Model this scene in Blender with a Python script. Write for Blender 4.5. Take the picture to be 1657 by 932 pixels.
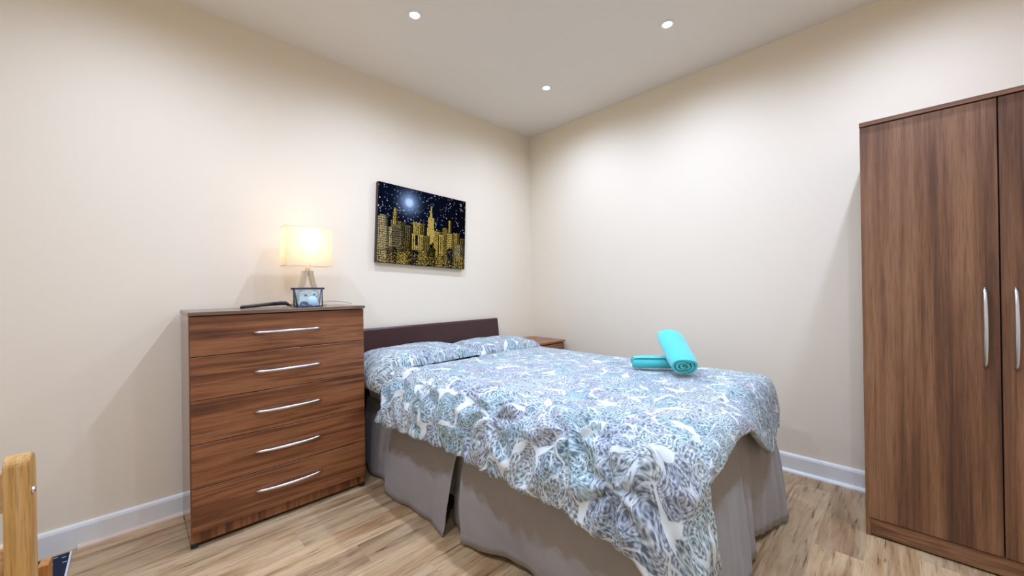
import bpy, bmesh, math, random
import numpy as np
from mathutils import Vector, Matrix, noise as mn

for o in list(bpy.data.objects):
    bpy.data.objects.remove(o, do_unlink=True)
scene = bpy.context.scene
COL = scene.collection
random.seed(7)
rng = np.random.default_rng(7)

# ------------------------------------------------------------------ camera
CAM = Vector((-2.77886581, -2.55024626, 1.1))
YAW, PIT, ROL = math.radians(45.457), math.radians(0.159), math.radians(-0.798)
fw = Vector((math.cos(YAW) * math.cos(PIT), math.sin(YAW) * math.cos(PIT), math.sin(PIT)))
rt = Vector((math.sin(YAW), -math.cos(YAW), 0))
up = rt.cross(fw)
r2 = rt * math.cos(ROL) + up * math.sin(ROL)
u2 = -rt * math.sin(ROL) + up * math.cos(ROL)
cd = bpy.data.cameras.new('camera')
cd.sensor_width = 36
cd.lens = 625.26 * 36 / 1657
cd.clip_start = 0.02
cam = bpy.data.objects.new('camera', cd)
COL.objects.link(cam)
cam.matrix_world = Matrix(((r2.x, u2.x, -fw.x, CAM.x), (r2.y, u2.y, -fw.y, CAM.y), (r2.z, u2.z, -fw.z, CAM.z), (0, 0, 0, 1)))
scene.camera = cam

# ------------------------------------------------------------------ world, light levels, exposure
w = bpy.data.worlds.new('world')
scene.world = w
w.use_nodes = True
w.node_tree.nodes['Background'].inputs[0].default_value = (0.9, 0.95, 1, 1)
w.node_tree.nodes['Background'].inputs[1].default_value = 0.05
SPOT_POWER = 47.5
SPOT_COLOR = (0.595, 0.735, 1.06)
SPOT_ANGLE = math.radians(170)
LAMP_POWER = 1.15
LAMP_COLOR = (1.0, 0.72, 0.42)
vs = scene.view_settings
vs.view_transform = 'Standard'
vs.look = 'None'
vs.gamma = 1
vs.use_curve_mapping = False
vs.exposure = 0.26

# ------------------------------------------------------------------ room numbers
H = 2.5736
XW, YW = -3.75, -3.55       # far sides of the room, behind the camera

# ------------------------------------------------------------------ helpers
def link(o):
    COL.objects.link(o)
    return o

def wloc(o):
    v = Vector((0, 0, 0))
    while o is not None:
        v += o.location
        o = o.parent
    return v

def empty(name, loc, label=None, cat=None, group=None):
    o = link(bpy.data.objects.new(name, None))
    o.location = loc
    o.empty_display_size = 0.05
    tag(o, label, cat, group)
    return o

def tag(o, label=None, cat=None, group=None, kind=None):
    if label: o['label'] = label
    if cat: o['category'] = cat
    if group: o['group'] = group
    if kind: o['kind'] = kind
    return o

def build(name, bm, mat, parent=None, smooth=False, base=False):
    """world-space bmesh -> object whose origin is its own centre (or base centre)"""
    vsx = [v.co for v in bm.verts]
    lo = Vector((min(v.x for v in vsx), min(v.y for v in vsx), min(v.z for v in vsx)))
    hi = Vector((max(v.x for v in vsx), max(v.y for v in vsx), max(v.z for v in vsx)))
    c = (lo + hi) / 2
    if base: c.z = lo.z
    for v in bm.verts: v.co -= c
    me = bpy.data.meshes.new(name)
    bm.to_mesh(me)
    bm.free()
    if smooth:
        for p in me.polygons: p.use_smooth = True
    for m in (mat if isinstance(mat, (list, tuple)) else [mat]):
        me.materials.append(m)
    o = link(bpy.data.objects.new(name, me))
    if parent:
        o.parent = parent
        o.location = c - wloc(parent)
    else:
        o.location = c
    return o

def struct(o):
    o['kind'] = 'structure'
    return o

def box(bm, x0, x1, y0, y1, z0, z1, bev=0.0, seg=2):
    r = bmesh.ops.create_cube(bm, size=1)
    for v in r['verts']:
        v.co = Vector(((x0 + x1) / 2 + v.co.x * (x1 - x0), (y0 + y1) / 2 + v.co.y * (y1 - y0), (z0 + z1) / 2 + v.co.z * (z1 - z0)))
    if bev > 0:
        es = list({e for v in r['verts'] for e in v.link_edges})
        bmesh.ops.bevel(bm, geom=es, offset=bev, segments=seg, profile=0.5, affect='EDGES')
    return bm

def B(*a, **k):
    return box(bmesh.new(), *a, **k)

def tube(bm, pts, rad, n=10, flat=1.0, cap=True, closed=False):
    """sweep a circle (radius rad or list) along pts; flat squashes along the binormal"""
    pts = [Vector(p) for p in pts]
    N = len(pts)
    rings = []
    prev = None
    for i, p in enumerate(pts):
        if closed:
            t = pts[(i + 1) % N] - pts[(i - 1) % N]
        else:
            t = pts[min(i + 1, N - 1)] - pts[max(i - 1, 0)]
        t.normalize()
        if prev is None:
            a = Vector((0, 0, 1)) if abs(t.z) < 0.9 else Vector((1, 0, 0))
            nrm = (a - t * a.dot(t)).normalized()
        else:
            nrm = (prev - t * prev.dot(t)).normalized()
        prev = nrm
        bn = t.cross(nrm)
        r = rad[i] if isinstance(rad, (list, tuple)) else rad
        rings.append([bm.verts.new(p + nrm * (r * math.cos(2 * math.pi * k / n)) + bn * (r * flat * math.sin(2 * math.pi * k / n))) for k in range(n)])
    for i in range(N if closed else N - 1):
        a, b = rings[i], rings[(i + 1) % N]
        for k in range(n):
            bm.faces.new((a[k], a[(k + 1) % n], b[(k + 1) % n], b[k]))
    if cap and not closed:
        bm.faces.new(rings[0][::-1])
        bm.faces.new(rings[-1])
    return bm

def lathe(bm, prof, c, n=32, cap0=True, cap1=True):
    rings = []
    for r, z in prof:
        rings.append([bm.verts.new((c[0] + r * math.cos(2 * math.pi * k / n), c[1] + r * math.sin(2 * math.pi * k / n), c[2] + z)) for k in range(n)])
    for a, b in zip(rings, rings[1:]):
        for k in range(n):
            bm.faces.new((a[k], a[(k + 1) % n], b[(k + 1) % n], b[k]))
    if cap0: bm.faces.new(rings[0][::-1])
    if cap1: bm.faces.new(rings[-1])
    return bm

def grid_mesh(P, uv=None, flip=False):
    """P: array (n,m,3) -> bmesh with optional uv (n,m,2)"""
    n, m = P.shape[:2]
    bm = bmesh.new()
    V = [[bm.verts.new(P[i, j]) for j in range(m)] for i in range(n)]
    lay = bm.loops.layers.uv.new('UVMap') if uv is not None else None
    for i in range(n - 1):
        for j in range(m - 1):
            ids = [(i, j), (i + 1, j), (i + 1, j + 1), (i, j + 1)]
            if flip: ids = ids[::-1]
            f = bm.faces.new([V[a][b] for a, b in ids])
            f.smooth = True
            if lay:
                for l, (a, b) in zip(f.loops, ids): l[lay].uv = uv[a, b]
    return bm

def bez(p0, p1, p2, p3, t):
    return p0 * (1 - t) ** 3 + 3 * p1 * t * (1 - t) ** 2 + 3 * p2 * t * t * (1 - t) + p3 * t ** 3

def add_mod_solid(o, th, off=-1):
    m = o.modifiers.new('solid', 'SOLIDIFY')
    m.thickness = th
    m.offset = off
    return m

# ------------------------------------------------------------------ materials
class M:
    def __init__(s, name, rough=0.5, color=(0.8, 0.8, 0.8), metal=0.0, spec=0.5):
        s.m = bpy.data.materials.new(name)
        s.m.use_nodes = True
        s.t = s.m.node_tree
        s.b = s.t.nodes['Principled BSDF']
        s.b.inputs['Roughness'].default_value = rough
        s.b.inputs['Metallic'].default_value = metal
        s.b.inputs['Base Color'].default_value = (*color, 1)
        s.b.inputs['Specular IOR Level'].default_value = spec
    def n(s, typ, **k):
        nd = s.t.nodes.new(typ)
        for a, v in k.items():
            if a.startswith('i_'):
                key = a[2:].replace('_', ' ')
                nd.inputs[int(key) if key.isdigit() else key].default_value = v
            else:
                setattr(nd, a, v)
        return nd
    def l(s, a, b):
        s.t.links.new(a, b)
    def ramp(s, fac, stops, interp='LINEAR'):
        r = s.n('ShaderNodeValToRGB')
        r.color_ramp.interpolation = interp
        e = r.color_ramp.elements
        e[0].position, e[0].color = stops[0][0], (*stops[0][1], 1)
        e[1].position, e[1].color = stops[-1][0], (*stops[-1][1], 1)
        for p, c in stops[1:-1]:
            x = e.new(p)
            x.color = (*c, 1)
        s.l(fac, r.inputs[0])
        return r.outputs[0]
    def math(s, op, a, b=None, c=None):
        nd = s.n('ShaderNodeMath', operation=op)
        for i, v in enumerate((a, b, c)):
            if v is None: continue
            if isinstance(v, (int, float)): nd.inputs[i].default_value = v
            else: s.l(v, nd.inputs[i])
        return nd.outputs[0]
    def mix(s, fac, a, b, blend='MIX'):
        nd = s.n('ShaderNodeMix', data_type='RGBA', blend_type=blend)
        for sock, v in ((nd.inputs[0], fac), (nd.inputs[6], a), (nd.inputs[7], b)):
            if isinstance(v, (int, float)): sock.default_value = v
            elif isinstance(v, tuple): sock.default_value = (*v, 1)
            else: s.l(v, sock)
        return nd.outputs[2]
    def coords(s, scale=(1, 1, 1), rnd=True, src='Object', rot=(0, 0, 0)):
        tc = s.n('ShaderNodeTexCoord')
        out = tc.outputs[src]
        if rnd:
            oi = s.n('ShaderNodeObjectInfo')
            mu = s.n('ShaderNodeVectorMath', operation='MULTIPLY')
            s.l(oi.outputs['Random'], mu.inputs[0])
            mu.inputs[1].default_value = (37.0, 53.0, 71.0)
            ad = s.n('ShaderNodeVectorMath', operation='ADD')
            s.l(out, ad.inputs[0]); s.l(mu.outputs[0], ad.inputs[1])
            out = ad.outputs[0]
        mp = s.n('ShaderNodeMapping')
        mp.inputs['Scale'].default_value = scale
        mp.inputs['Rotation'].default_value = rot
        s.l(out, mp.inputs[0])
        return mp.outputs[0]
    def noise(s, vec, scale=5, detail=4, rough=0.5, dist=0.0):
        nd = s.n('ShaderNodeTexNoise')
        nd.inputs['Scale'].default_value = scale
        nd.inputs['Detail'].default_value = detail
        nd.inputs['Roughness'].default_value = rough
        nd.inputs['Distortion'].default_value = dist
        s.l(vec, nd.inputs['Vector'])
        return nd.outputs[0]
    def bump(s, h, strength=0.2, dist=0.01):
        nd = s.n('ShaderNodeBump')
        nd.inputs['Strength'].default_value = strength
        nd.inputs['Distance'].default_value = dist
        s.l(h, nd.inputs['Height'])
        s.l(nd.outputs[0], s.b.inputs['Normal'])
    def color(s, c):
        s.l(c, s.b.inputs['Base Color'])

def paint(name, col, rough=0.6, bump=0.04):
    s = M(name, rough, col)
    v = s.coords((1, 1, 1), rnd=False)
    n1 = s.noise(v, 1.3, 3)
    c = s.mix(n1, tuple(x * 0.985 for x in col), tuple(min(1, x * 1.015) for x in col))
    s.color(c)
    s.bump(s.noise(v, 160, 2), bump, 0.002)
    return s.m

def walnut(name, axis, dark, mid, light, rough=0.3, streak=7.0, fine=0.45, along=0.75, dist=0.9):
    """axis: grain direction 0/1/2"""
    s = M(name, rough, mid)
    sc = [streak, streak, streak]; sc[axis] = along
    v = s.coords(tuple(sc))
    n1 = s.noise(v, 1.0, 3, 0.55, dist)
    sc2 = [42, 42, 42]; sc2[axis] = 1.3
    n2 = s.noise(s.coords(tuple(sc2)), 1.0, 4, 0.6, 0.3)
    sc3 = [260, 260, 260]; sc3[axis] = 9
    n3 = s.noise(s.coords(tuple(sc3)), 1.0, 2, 0.6)
    f = s.math('ADD', s.math('MULTIPLY', n1, 1 - fine), s.math('MULTIPLY', n2, fine))
    c = s.ramp(f, [(0.36, dark), (0.45, mid), (0.53, light), (0.58, mid), (0.66, dark)])
    pores = s.ramp(n3, [(0.33, (0.55, 0.55, 0.55)), (0.5, (1, 1, 1))])
    c = s.mix(0.65, c, pores, 'MULTIPLY')
    s.color(c)
    s.bump(n3, 0.06, 0.001)
    return s.m

WD, WM, WL = (0.085, 0.034, 0.016), (0.20, 0.086, 0.037), (0.32, 0.155, 0.074)
wood_v = walnut('walnut_vertical_grain', 2, WD, WM, WL, 0.42, 6.5, 0.36, 0.28, 0.45)
wood_y = walnut('walnut_lengthwise_grain', 1, WD, WM, WL, 0.42, 9.0)
CD, CM, CL = (0.058, 0.016, 0.006), (0.190, 0.060, 0.019), (0.31, 0.118, 0.042)
wood_x = walnut('walnut_drawer_grain', 0, CD, CM, CL, 0.30, 9.0)
wood_p = walnut('walnut_short_upright_grain', 2, CD, CM, CL, 0.35, 9.0, 0.35)
wood_side = walnut('walnut_gloss_side', 2, CD, CM, CL, 0.10, 8.0)
wood_top = walnut('walnut_top', 0, (0.10, 0.055, 0.03), (0.19, 0.115, 0.07), (0.27, 0.17, 0.11), 0.25, 9.0)
wood_ns = walnut('red_brown_veneer', 0, (0.17, 0.055, 0.018), (0.25, 0.085, 0.03), (0.33, 0.13, 0.05), 0.3, 8.0)
pine = walnut('golden_pine', 2, (0.46, 0.22, 0.055), (0.62, 0.34, 0.10), (0.70, 0.42, 0.16), 0.35, 14.0)
pine_x = walnut('golden_pine_crosswise', 0, (0.50, 0.27, 0.09), (0.66, 0.40, 0.16), (0.74, 0.48, 0.22), 0.35, 14.0)
pine_dark = walnut('amber_pine', 2, (0.30, 0.10, 0.02), (0.42, 0.16, 0.035), (0.5, 0.2, 0.05), 0.35, 14.0)
wall_m = paint('cream_wall_paint', (0.85, 0.737, 0.565), 0.65)
ceil_m = paint('white_ceiling_paint', (0.815, 0.75, 0.66), 0.7)
white_m = paint('white_gloss_trim', (0.80, 0.79, 0.735), 0.3, 0.01)
bead_m = paint('pale_wood_beading', (0.72, 0.55, 0.42), 0.4, 0.02)
metal = M('brushed_metal', 0.28, (0.70, 0.71, 0.72), 1.0).m
chrome = M('satin_nickel', 0.22, (0.72, 0.66, 0.56), 1.0).m
black_m = M('black_plastic', 0.4, (0.008, 0.008, 0.012)).m
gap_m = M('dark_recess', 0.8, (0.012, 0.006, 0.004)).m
leg_black = M('black_foot', 0.5, (0.01, 0.01, 0.015)).m

def leather():
    s = M('dark_brown_leatherette', 0.28, (0.045, 0.014, 0.014))
    v = s.coords((1, 1, 1), False)
    s.color(s.mix(s.noise(v, 6, 3), (0.036, 0.011, 0.012), (0.06, 0.020, 0.019)))
    vo = s.n('ShaderNodeTexVoronoi'); vo.inputs['Scale'].default_value = 260
    s.l(v, vo.inputs['Vector'])
    s.bump(vo.outputs['Distance'], 0.12, 0.002)
    return s.m
leather_m = leather()

def floor_mat():
    s = M('light_oak_laminate', 0.34, (0.5, 0.38, 0.25))
    v = s.coords((1.1, 9, 1))
    n1 = s.noise(v, 1.0, 4, 0.6, 1.1)
    n2 = s.noise(s.coords((3.2, 42, 1)), 1.0, 4, 0.65, 0.7)
    n4 = s.noise(s.coords((6.5, 105, 1)), 1.0, 3, 0.6, 0.5)
    c = s.ramp(n1, [(0.28, (0.27, 0.150, 0.068)), (0.42, (0.46, 0.295, 0.150)), (0.56, (0.60, 0.43, 0.25)), (0.75, (0.42, 0.265, 0.130))])
    streak = s.ramp(n2, [(0.28, (0.36, 0.30, 0.27)), (0.40, (0.86, 0.83, 0.80)), (0.5, (1, 1, 1))])
    c = s.mix(0.9, c, streak, 'MULTIPLY')
    crack = s.ramp(n4, [(0.30, (0.30, 0.25, 0.22)), (0.37, (0.8, 0.77, 0.74)), (0.45, (1, 1, 1))])
    c = s.mix(0.9, c, crack, 'MULTIPLY')
    # knots
    vo = s.n('ShaderNodeTexVoronoi'); vo.inputs['Scale'].default_value = 1.0
    s.l(s.coords((1.7, 6.5, 1)), vo.inputs['Vector'])
    wob = s.math('ADD', vo.outputs['Distance'], s.math('MULTIPLY', n2, 0.10))
    k = s.ramp(wob, [(0.06, (0.42, 0.34, 0.28)), (0.15, (1, 1, 1))])
    c = s.mix(0.8, c, k, 'MULTIPLY')
    oi = s.n('ShaderNodeObjectInfo')
    tone = s.ramp(oi.outputs['Random'], [(0, (0.80, 0.78, 0.76)), (0.5, (0.98, 0.97, 0.95)), (1, (1.12, 1.08, 1.02))])
    s.color(s.mix(1.0, c, tone, 'MULTIPLY'))
    s.bump(n2, 0.05, 0.002)
    return s.m
floor_m = floor_mat()
sub_m = M('floor_joint_shadow', 0.8, (0.10, 0.065, 0.04)).m

def paisley():
    s = M('blue_grey_paisley_cotton', 0.75, (0.5, 0.55, 0.62))
    tc = s.n('ShaderNodeTexCoord')
    uv = tc.outputs['UV']
    # warp
    wn = s.n('ShaderNodeTexNoise'); wn.inputs['Scale'].default_value = 6; wn.inputs['Detail'].default_value = 2
    s.l(uv, wn.inputs['Vector'])
    sub = s.n('ShaderNodeVectorMath', operation='SUBTRACT'); s.l(wn.outputs['Color'], sub.inputs[0]); sub.inputs[1].default_value = (0.5, 0.5, 0.5)
    scl = s.n('ShaderNodeVectorMath', operation='SCALE'); s.l(sub.outputs[0], scl.inputs[0]); scl.inputs['Scale'].default_value = 0.14
    add = s.n('ShaderNodeVectorMath', operation='ADD'); s.l(uv, add.inputs[0]); s.l(scl.outputs[0], add.inputs[1])
    wv = add.outputs[0]
    def vor(scale, feature='F1', vec=wv):
        nd = s.n('ShaderNodeTexVoronoi', feature=feature, voronoi_dimensions='2D')
        nd.inputs['Scale'].default_value = scale
        s.l(vec, nd.inputs['Vector'])
        return nd
    big = vor(8.0)
    bigE = vor(8.0, 'DISTANCE_TO_EDGE')
    sm = vor(25.0)
    smE = vor(25.0, 'DISTANCE_TO_EDGE')
    tiny = vor(100.0, 'F1', uv)
    tiny2 = vor(58.0, 'DISTANCE_TO_EDGE', wv)
    # concentric lines inside the large drops and the small filling motifs
    ring = s.math('SINE', s.math('MULTIPLY', big.outputs['Distance'], 70.0))
    ring2 = s.math('SINE', s.math('MULTIPLY', sm.outputs['Distance'], 38.0))
    rr = s.math('ADD', s.math('MULTIPLY', ring, 0.13), s.math('MULTIPLY', ring2, 0.12))
    tn = s.math('MULTIPLY', s.math('SUBTRACT', tiny.outputs['Distance'], 0.45), 0.38)
    fil = s.math('MULTIPLY', s.math('SUBTRACT', tiny2.outputs['Distance'], 0.12), -0.9)
    f = s.math('ADD', s.math('ADD', s.math('ADD', rr, tn), fil), 0.5)
    ink = s.ramp(f, [(0.20, (0.10, 0.118, 0.12)), (0.45, (0.285, 0.325, 0.32)), (0.64, (0.435, 0.48, 0.46)), (0.88, (0.60, 0.635, 0.605))])
    sep = s.n('ShaderNodeSeparateColor'); s.l(big.outputs['Color'], sep.inputs[0])
    tint = s.ramp(sep.outputs[0], [(0, (1.02, 0.97, 1.13)), (0.3, (0.86, 1.05, 1.12)), (0.6, (1.18, 1.15, 1.12)), (0.85, (1.06, 0.98, 1.10)), (1, (0.84, 0.95, 1.05))])
    ink = s.mix(1.0, ink, tint, 'MULTIPLY')
    sep2 = s.n('ShaderNodeSeparateColor'); s.l(sm.outputs['Color'], sep2.inputs[0])
    tint2 = s.ramp(sep2.outputs[1], [(0, (0.84, 0.86, 0.88)), (0.5, (1.0, 1.0, 1.0)), (1, (1.18, 1.18, 1.16))])
    ink = s.mix(1.0, ink, tint2, 'MULTIPLY')
    # white bone-shaped grounds along parts of the motif borders, thin white outlines elsewhere
    wid = s.noise(uv, 10.0, 1, 0.5)
    thr = s.math('MULTIPLY', s.math('SUBTRACT', wid, 0.515), 0.62)
    d = s.math('SUBTRACT', bigE.outputs['Distance'], thr)
    ground = s.ramp(d, [(0.0, (1, 1, 1)), (0.015, (0, 0, 0))])
    oline = s.ramp(bigE.outputs['Distance'], [(0.010, (0.35, 0.35, 0.35)), (0.03, (0, 0, 0))])
    wid2 = s.noise(uv, 17.0, 1, 0.5)
    thr2 = s.math('MULTIPLY', s.math('SUBTRACT', wid2, 0.56), 0.9)
    d2 = s.math('SUBTRACT', smE.outputs['Distance'], thr2)
    ground2 = s.ramp(d2, [(0.0, (0.85, 0.85, 0.85)), (0.03, (0, 0, 0))])
    line = s.ramp(smE.outputs['Distance'], [(0.02, (0.30, 0.30, 0.30)), (0.05, (0, 0, 0))])
    c = s.mix(line, ink, (0.55, 0.59, 0.58))
    c = s.mix(oline, c, (0.61, 0.65, 0.64))
    c = s.mix(ground2, c, (0.65, 0.68, 0.66))
    c = s.mix(ground, c, (0.70, 0.73, 0.70))
    s.color(c)
    s.bump(s.noise(uv, 420, 2), 0.08, 0.001)
    s.b.inputs['Sheen Weight'].default_value = 0.15
    return s.m
paisley_m = paisley()

def cloth(name, a, b, scale=400, rough=0.8, bump=0.15, sheen=0.2):
    s = M(name, rough, a)
    v = s.coords((1, 1, 1), False)
    s.color(s.mix(s.noise(v, 5, 4), a, b))
    s.bump(s.noise(v, scale, 2), bump, 0.003)
    s.b.inputs['Sheen Weight'].default_value = sheen
    return s.m
valance_m = cloth('grey_beige_cotton', (0.285, 0.258, 0.238), (0.345, 0.313, 0.288), 500, 0.8, 0.08)
sheet_m = cloth('pale_sheet', (0.62, 0.58, 0.52), (0.68, 0.64, 0.58), 500, 0.8, 0.08)
towel_m = cloth('turquoise_terry', (0.065, 0.55, 0.53), (0.095, 0.63, 0.60), 700, 0.95, 0.5, 0.5)

def shade_mat():
    s = M('cream_lamp_shade', 0.8, (0.80, 0.74, 0.62))
    tr = s.n('ShaderNodeBsdfTranslucent'); tr.inputs[0].default_value = (1.0, 0.93, 0.80, 1)
    mx = s.n('ShaderNodeMixShader'); mx.inputs[0].default_value = 0.62
    s.l(s.b.outputs[0], mx.inputs[1]); s.l(tr.outputs[0], mx.inputs[2])
    s.l(mx.outputs[0], s.t.nodes['Material Output'].inputs[0])
    return s.m
shade_m = shade_mat()

def clear_plastic():
    s = M('clear_plastic_film', 0.08, (0.80, 0.92, 0.98))
    tr = s.n('ShaderNodeBsdfTransparent'); tr.inputs[0].default_value = (0.90, 0.97, 1.0, 1)
    mx = s.n('ShaderNodeMixShader'); mx.inputs[0].default_value = 0.90
    s.l(s.b.outputs[0], mx.inputs[1]); s.l(tr.outputs[0], mx.inputs[2])
    s.l(mx.outputs[0], s.t.nodes['Material Output'].inputs[0])
    return s.m
film_m = clear_plastic()
navy_m = M('navy_piping', 0.45, (0.008, 0.02, 0.055)).m
potw_m = M('white_blue_plastic', 0.35, (0.62, 0.78, 0.84)).m
teal_m = M('teal_print', 0.4, (0.02, 0.16, 0.20)).m

def emit(name, col, st):
    s = M(name, 0.4, col)
    s.b.inputs['Emission Color'].default_value = (*col, 1)
    s.b.inputs['Emission Strength'].default_value = st
    return s.m
bulb_m = emit('lit_led_lens', (0.93, 0.97, 1.0), 14.0)
warm_bulb_m = emit('lit_warm_bulb', (1.0, 0.78, 0.5), 5.0)

# ------------------------------------------------------------------ room shell
T = 0.12
# floor: sub-floor slab with single laminate planks
fl = struct(build('floor', B(XW, 0, YW, 0, -0.10, -0.006), sub_m))
PW, PL = 0.155, 1.29
plank_meshes = {}
def plank(x0, x1, y0, y1):
    key = (round(x1 - x0, 3), round(y1 - y0, 3))
    if key not in plank_meshes:
        bm = B(-key[0] / 2, key[0] / 2, -key[1] / 2, key[1] / 2, -0.004, 0.004)
        top = [e for e in bm.edges if all(v.co.z > 0 for v in e.verts)]
        bmesh.ops.bevel(bm, geom=top, offset=0.0007, segments=1, affect='EDGES')
        me = bpy.data.meshes.new('plank'); bm.to_mesh(me); bm.free(); me.materials.append(floor_m)
        plank_meshes[key] = me
    o = link(bpy.data.objects.new('plank', plank_meshes[key]))
    o.parent = fl
    o.location = Vector(((x0 + x1) / 2, (y0 + y1) / 2, -0.004)) - fl.location
y = -2.113 + PW * 14
row = 0
while y > YW:
    y1, y0 = min(y, 0), max(y - PW, YW)
    if y1 - y0 > 0.01 and y1 > y0:
        x = 0.0 - ((row * 0.437) % 1.0) * PL
        xs = [0.0]
        while xs[-1] > XW:
            nx = x if x < -0.02 else x - PL
            xs.append(max(nx, XW)); x = nx - PL
        for a, b in zip(xs, xs[1:]):
            if a - b > 0.01: plank(b + 0.0002, a - 0.0002, y0 + 0.0002, y1 - 0.0002)
    y -= PW
    row += 1

struct(build('ceiling', B(XW, 0, YW, 0, H, H + T), ceil_m))
struct(build('wall_back', B(XW - T, T, 0, T, -0.1, H + T), wall_m))
struct(build('wall_right', B(0, T, YW - T, 0, -0.1, H + T), wall_m))
struct(build('wall_left', B(XW - T, XW, YW - T, 0, -0.1, H + T), wall_m))
struct(build('wall_front', B(XW, 0, YW - T, YW, -0.1, H + T), wall_m))

def skirting(name, a, b, along):
    """moulded board with a slanted, lighter top edge; along 'x' on the y=0 wall, 'y' on the x=0 wall"""
    prof = [(0, 0.0), (-0.016, 0.0), (-0.016, 0.088), (-0.012, 0.098), (-0.004, 0.104), (0, 0.104)]
    bm = bmesh.new()
    rings = []
    for t in (a, b):
        rings.append([bm.verts.new((t, d, z) if along == 'x' else (d, t, z)) for d, z in prof])
    n = len(prof)
    for k in range(n):
        bm.faces.new((rings[0][k], rings[0][(k + 1) % n], rings[1][(k + 1) % n], rings[1][k]))
    bm.faces.new(rings[0][::-1]); bm.faces.new(rings[1])
    bmesh.ops.recalc_face_normals(bm, faces=bm.faces)
    return struct(build(name, bm, white_m))
skirting('baseboard_back', XW, -0.016, 'x')
skirting('baseboard_right', YW, 0, 'y')
def beading(name, a, b, along, mat):
    bm = bmesh.new()
    prof = [(-0.016, 0.0)] + [(-0.016 - 0.017 * math.cos(t), 0.017 * math.sin(t)) for t in [i * math.pi / 2 / 6 for i in range(7)]]
    rings = [[bm.verts.new((t, d, z) if along == 'x' else (d, t, z)) for d, z in prof] for t in (a, b)]
    n = len(prof)
    for k in range(n):
        bm.faces.new((rings[0][k], rings[0][(k + 1) % n], rings[1][(k + 1) % n], rings[1][k]))
    bm.faces.new(rings[0][::-1]); bm.faces.new(rings[1])
    bmesh.ops.recalc_face_normals(bm, faces=bm.faces)
    return struct(build(name, bm, mat))
beading('trim_1', -2.955, -0.034, 'x', bead_m)
beading('trim_2', YW, -0.034, 'y', white_m)

# ------------------------------------------------------------------ ceiling downlights
spots = [(-1.689, -0.73, 'round white recessed ceiling spotlight above the picture and the bed head'),
         (-0.626, -1.634, 'round white recessed ceiling spotlight nearest the right wall and wardrobe'),
         (-0.599, -0.723, 'round white recessed ceiling spotlight nearest the corner of the room'),
         (-1.689, -1.634, 'recessed ceiling spotlight over the middle of the bed'),
         (-2.78, -0.73, 'recessed ceiling spotlight over the floor left of the chest of drawers'),
         (-2.78, -1.634, 'recessed ceiling spotlight over the wooden chair'),
         (-0.62, -2.62, 'recessed ceiling spotlight in front of the wardrobe'),
         (-1.689, -2.62, 'recessed ceiling spotlight past the foot of the bed'),
         (-2.78, -2.62, 'recessed ceiling spotlight straight above the viewer')]
bm = bmesh.new(); lathe(bm, [(0.0245, -0.0015), (0.026, -0.004), (0.038, -0.004), (0.0405, 0.0), (0.0245, 0.0)], (0, 0, 0), 32, False, False)
ring_me = bpy.data.meshes.new('trim_ring'); bm.to_mesh(ring_me); bm.free(); ring_me.materials.append(white_m)
bm = bmesh.new(); lathe(bm, [(0.0, -0.003), (0.02, -0.0028), (0.0245, -0.0012), (0.0245, 0.0)], (0, 0, 0), 32, False, True)
bmesh.ops.remove_doubles(bm, verts=bm.verts, dist=1e-5)
lens_me = bpy.data.meshes.new('lens'); bm.to_mesh(lens_me); bm.free(); lens_me.materials.append(bulb_m)
for x, y, lab in spots:
    e = empty('ceiling_spotlight', (x, y, H), lab, 'ceiling light', 'recessed ceiling spotlights')
    for nm, me in (('trim_ring', ring_me), ('lens', lens_me)):
        o = link(bpy.data.objects.new(nm, me)); o.parent = e
    ld = bpy.data.lights.new('spot_light', 'SPOT')
    ld.energy = SPOT_POWER; ld.color = SPOT_COLOR
    ld.spot_size = SPOT_ANGLE; ld.spot_blend = 1.0
    ld.shadow_soft_size = 0.028
    lo = link(bpy.data.objects.new('spot_light', ld)); lo.parent = e; lo.location = (0, 0, -0.012)

# ------------------------------------------------------------------ bed: base, mattress, headboard, valance
BX0, BX1 = -1.70, -0.50
BY0, BY1 = -0.10, -2.06
bed = empty('bed', ((BX0 + BX1) / 2, (BY0 + BY1) / 2, 0), 'small double bed with brown leather headboard and grey valance', 'bed')
build('divan_base', B(BX0 + 0.02, BX1 - 0.02, BY1 + 0.03, BY0 - 0.01, 0.10, 0.345, 0.015), sheet_m, bed)
build('mattress', B(BX0, BX1, BY1, BY0, 0.346, 0.588, 0.05, 4), sheet_m, bed, smooth=True)
for sx in (BX0 + 0.10, BX1 - 0.10):
    for sy in (BY0 - 0.15, BY1 + 0.15):
        bm = bmesh.new(); lathe(bm, [(0.022, 0.0), (0.03, 0.02), (0.03, 0.10)], (sx, sy, 0), 16)
        build('leg', bm, leg_black, bed)
# headboard: reclined, gently rolled top
n, m = 24, 14
def head_y(z):    # front face: further from the wall low down
    t = max(0.0, (z - 0.10) / 0.75)
    return -0.098 + 0.050 * t ** 2.0
prof = [(head_y(z), z) for z in np.linspace(0.0, 0.825, 14)]
prof += [(head_y(0.825) + 0.012 - 0.012 * math.cos(a), 0.825 + 0.025 * math.sin(a)) for a in np.linspace(0.3, math.pi / 2, 5)]
top_y = prof[-1][0]
prof += [(top_y + 0.010, 0.848), (top_y + 0.017, 0.838), (-0.022, 0.80), (-0.022, 0.0)]
bm = bmesh.new()
xs = [-1.755, -1.75] + list(np.linspace(-1.745, -0.505, 12)) + [-0.50, -0.496]
rings = []
for i, x in enumerate(xs):
    ins = 0.006 if i in (0, len(xs) - 1) else 0.0
    rings.append([bm.verts.new((x, yy + (ins if yy < -0.04 else 0), zz - (ins if zz > 0.8 else 0))) for yy, zz in prof])
for a, b in zip(rings, rings[1:]):
    for k in range(len(prof)):
        bm.faces.new((a[k], a[(k + 1) % len(prof)], b[(k + 1) % len(prof)], b[k]))
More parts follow.
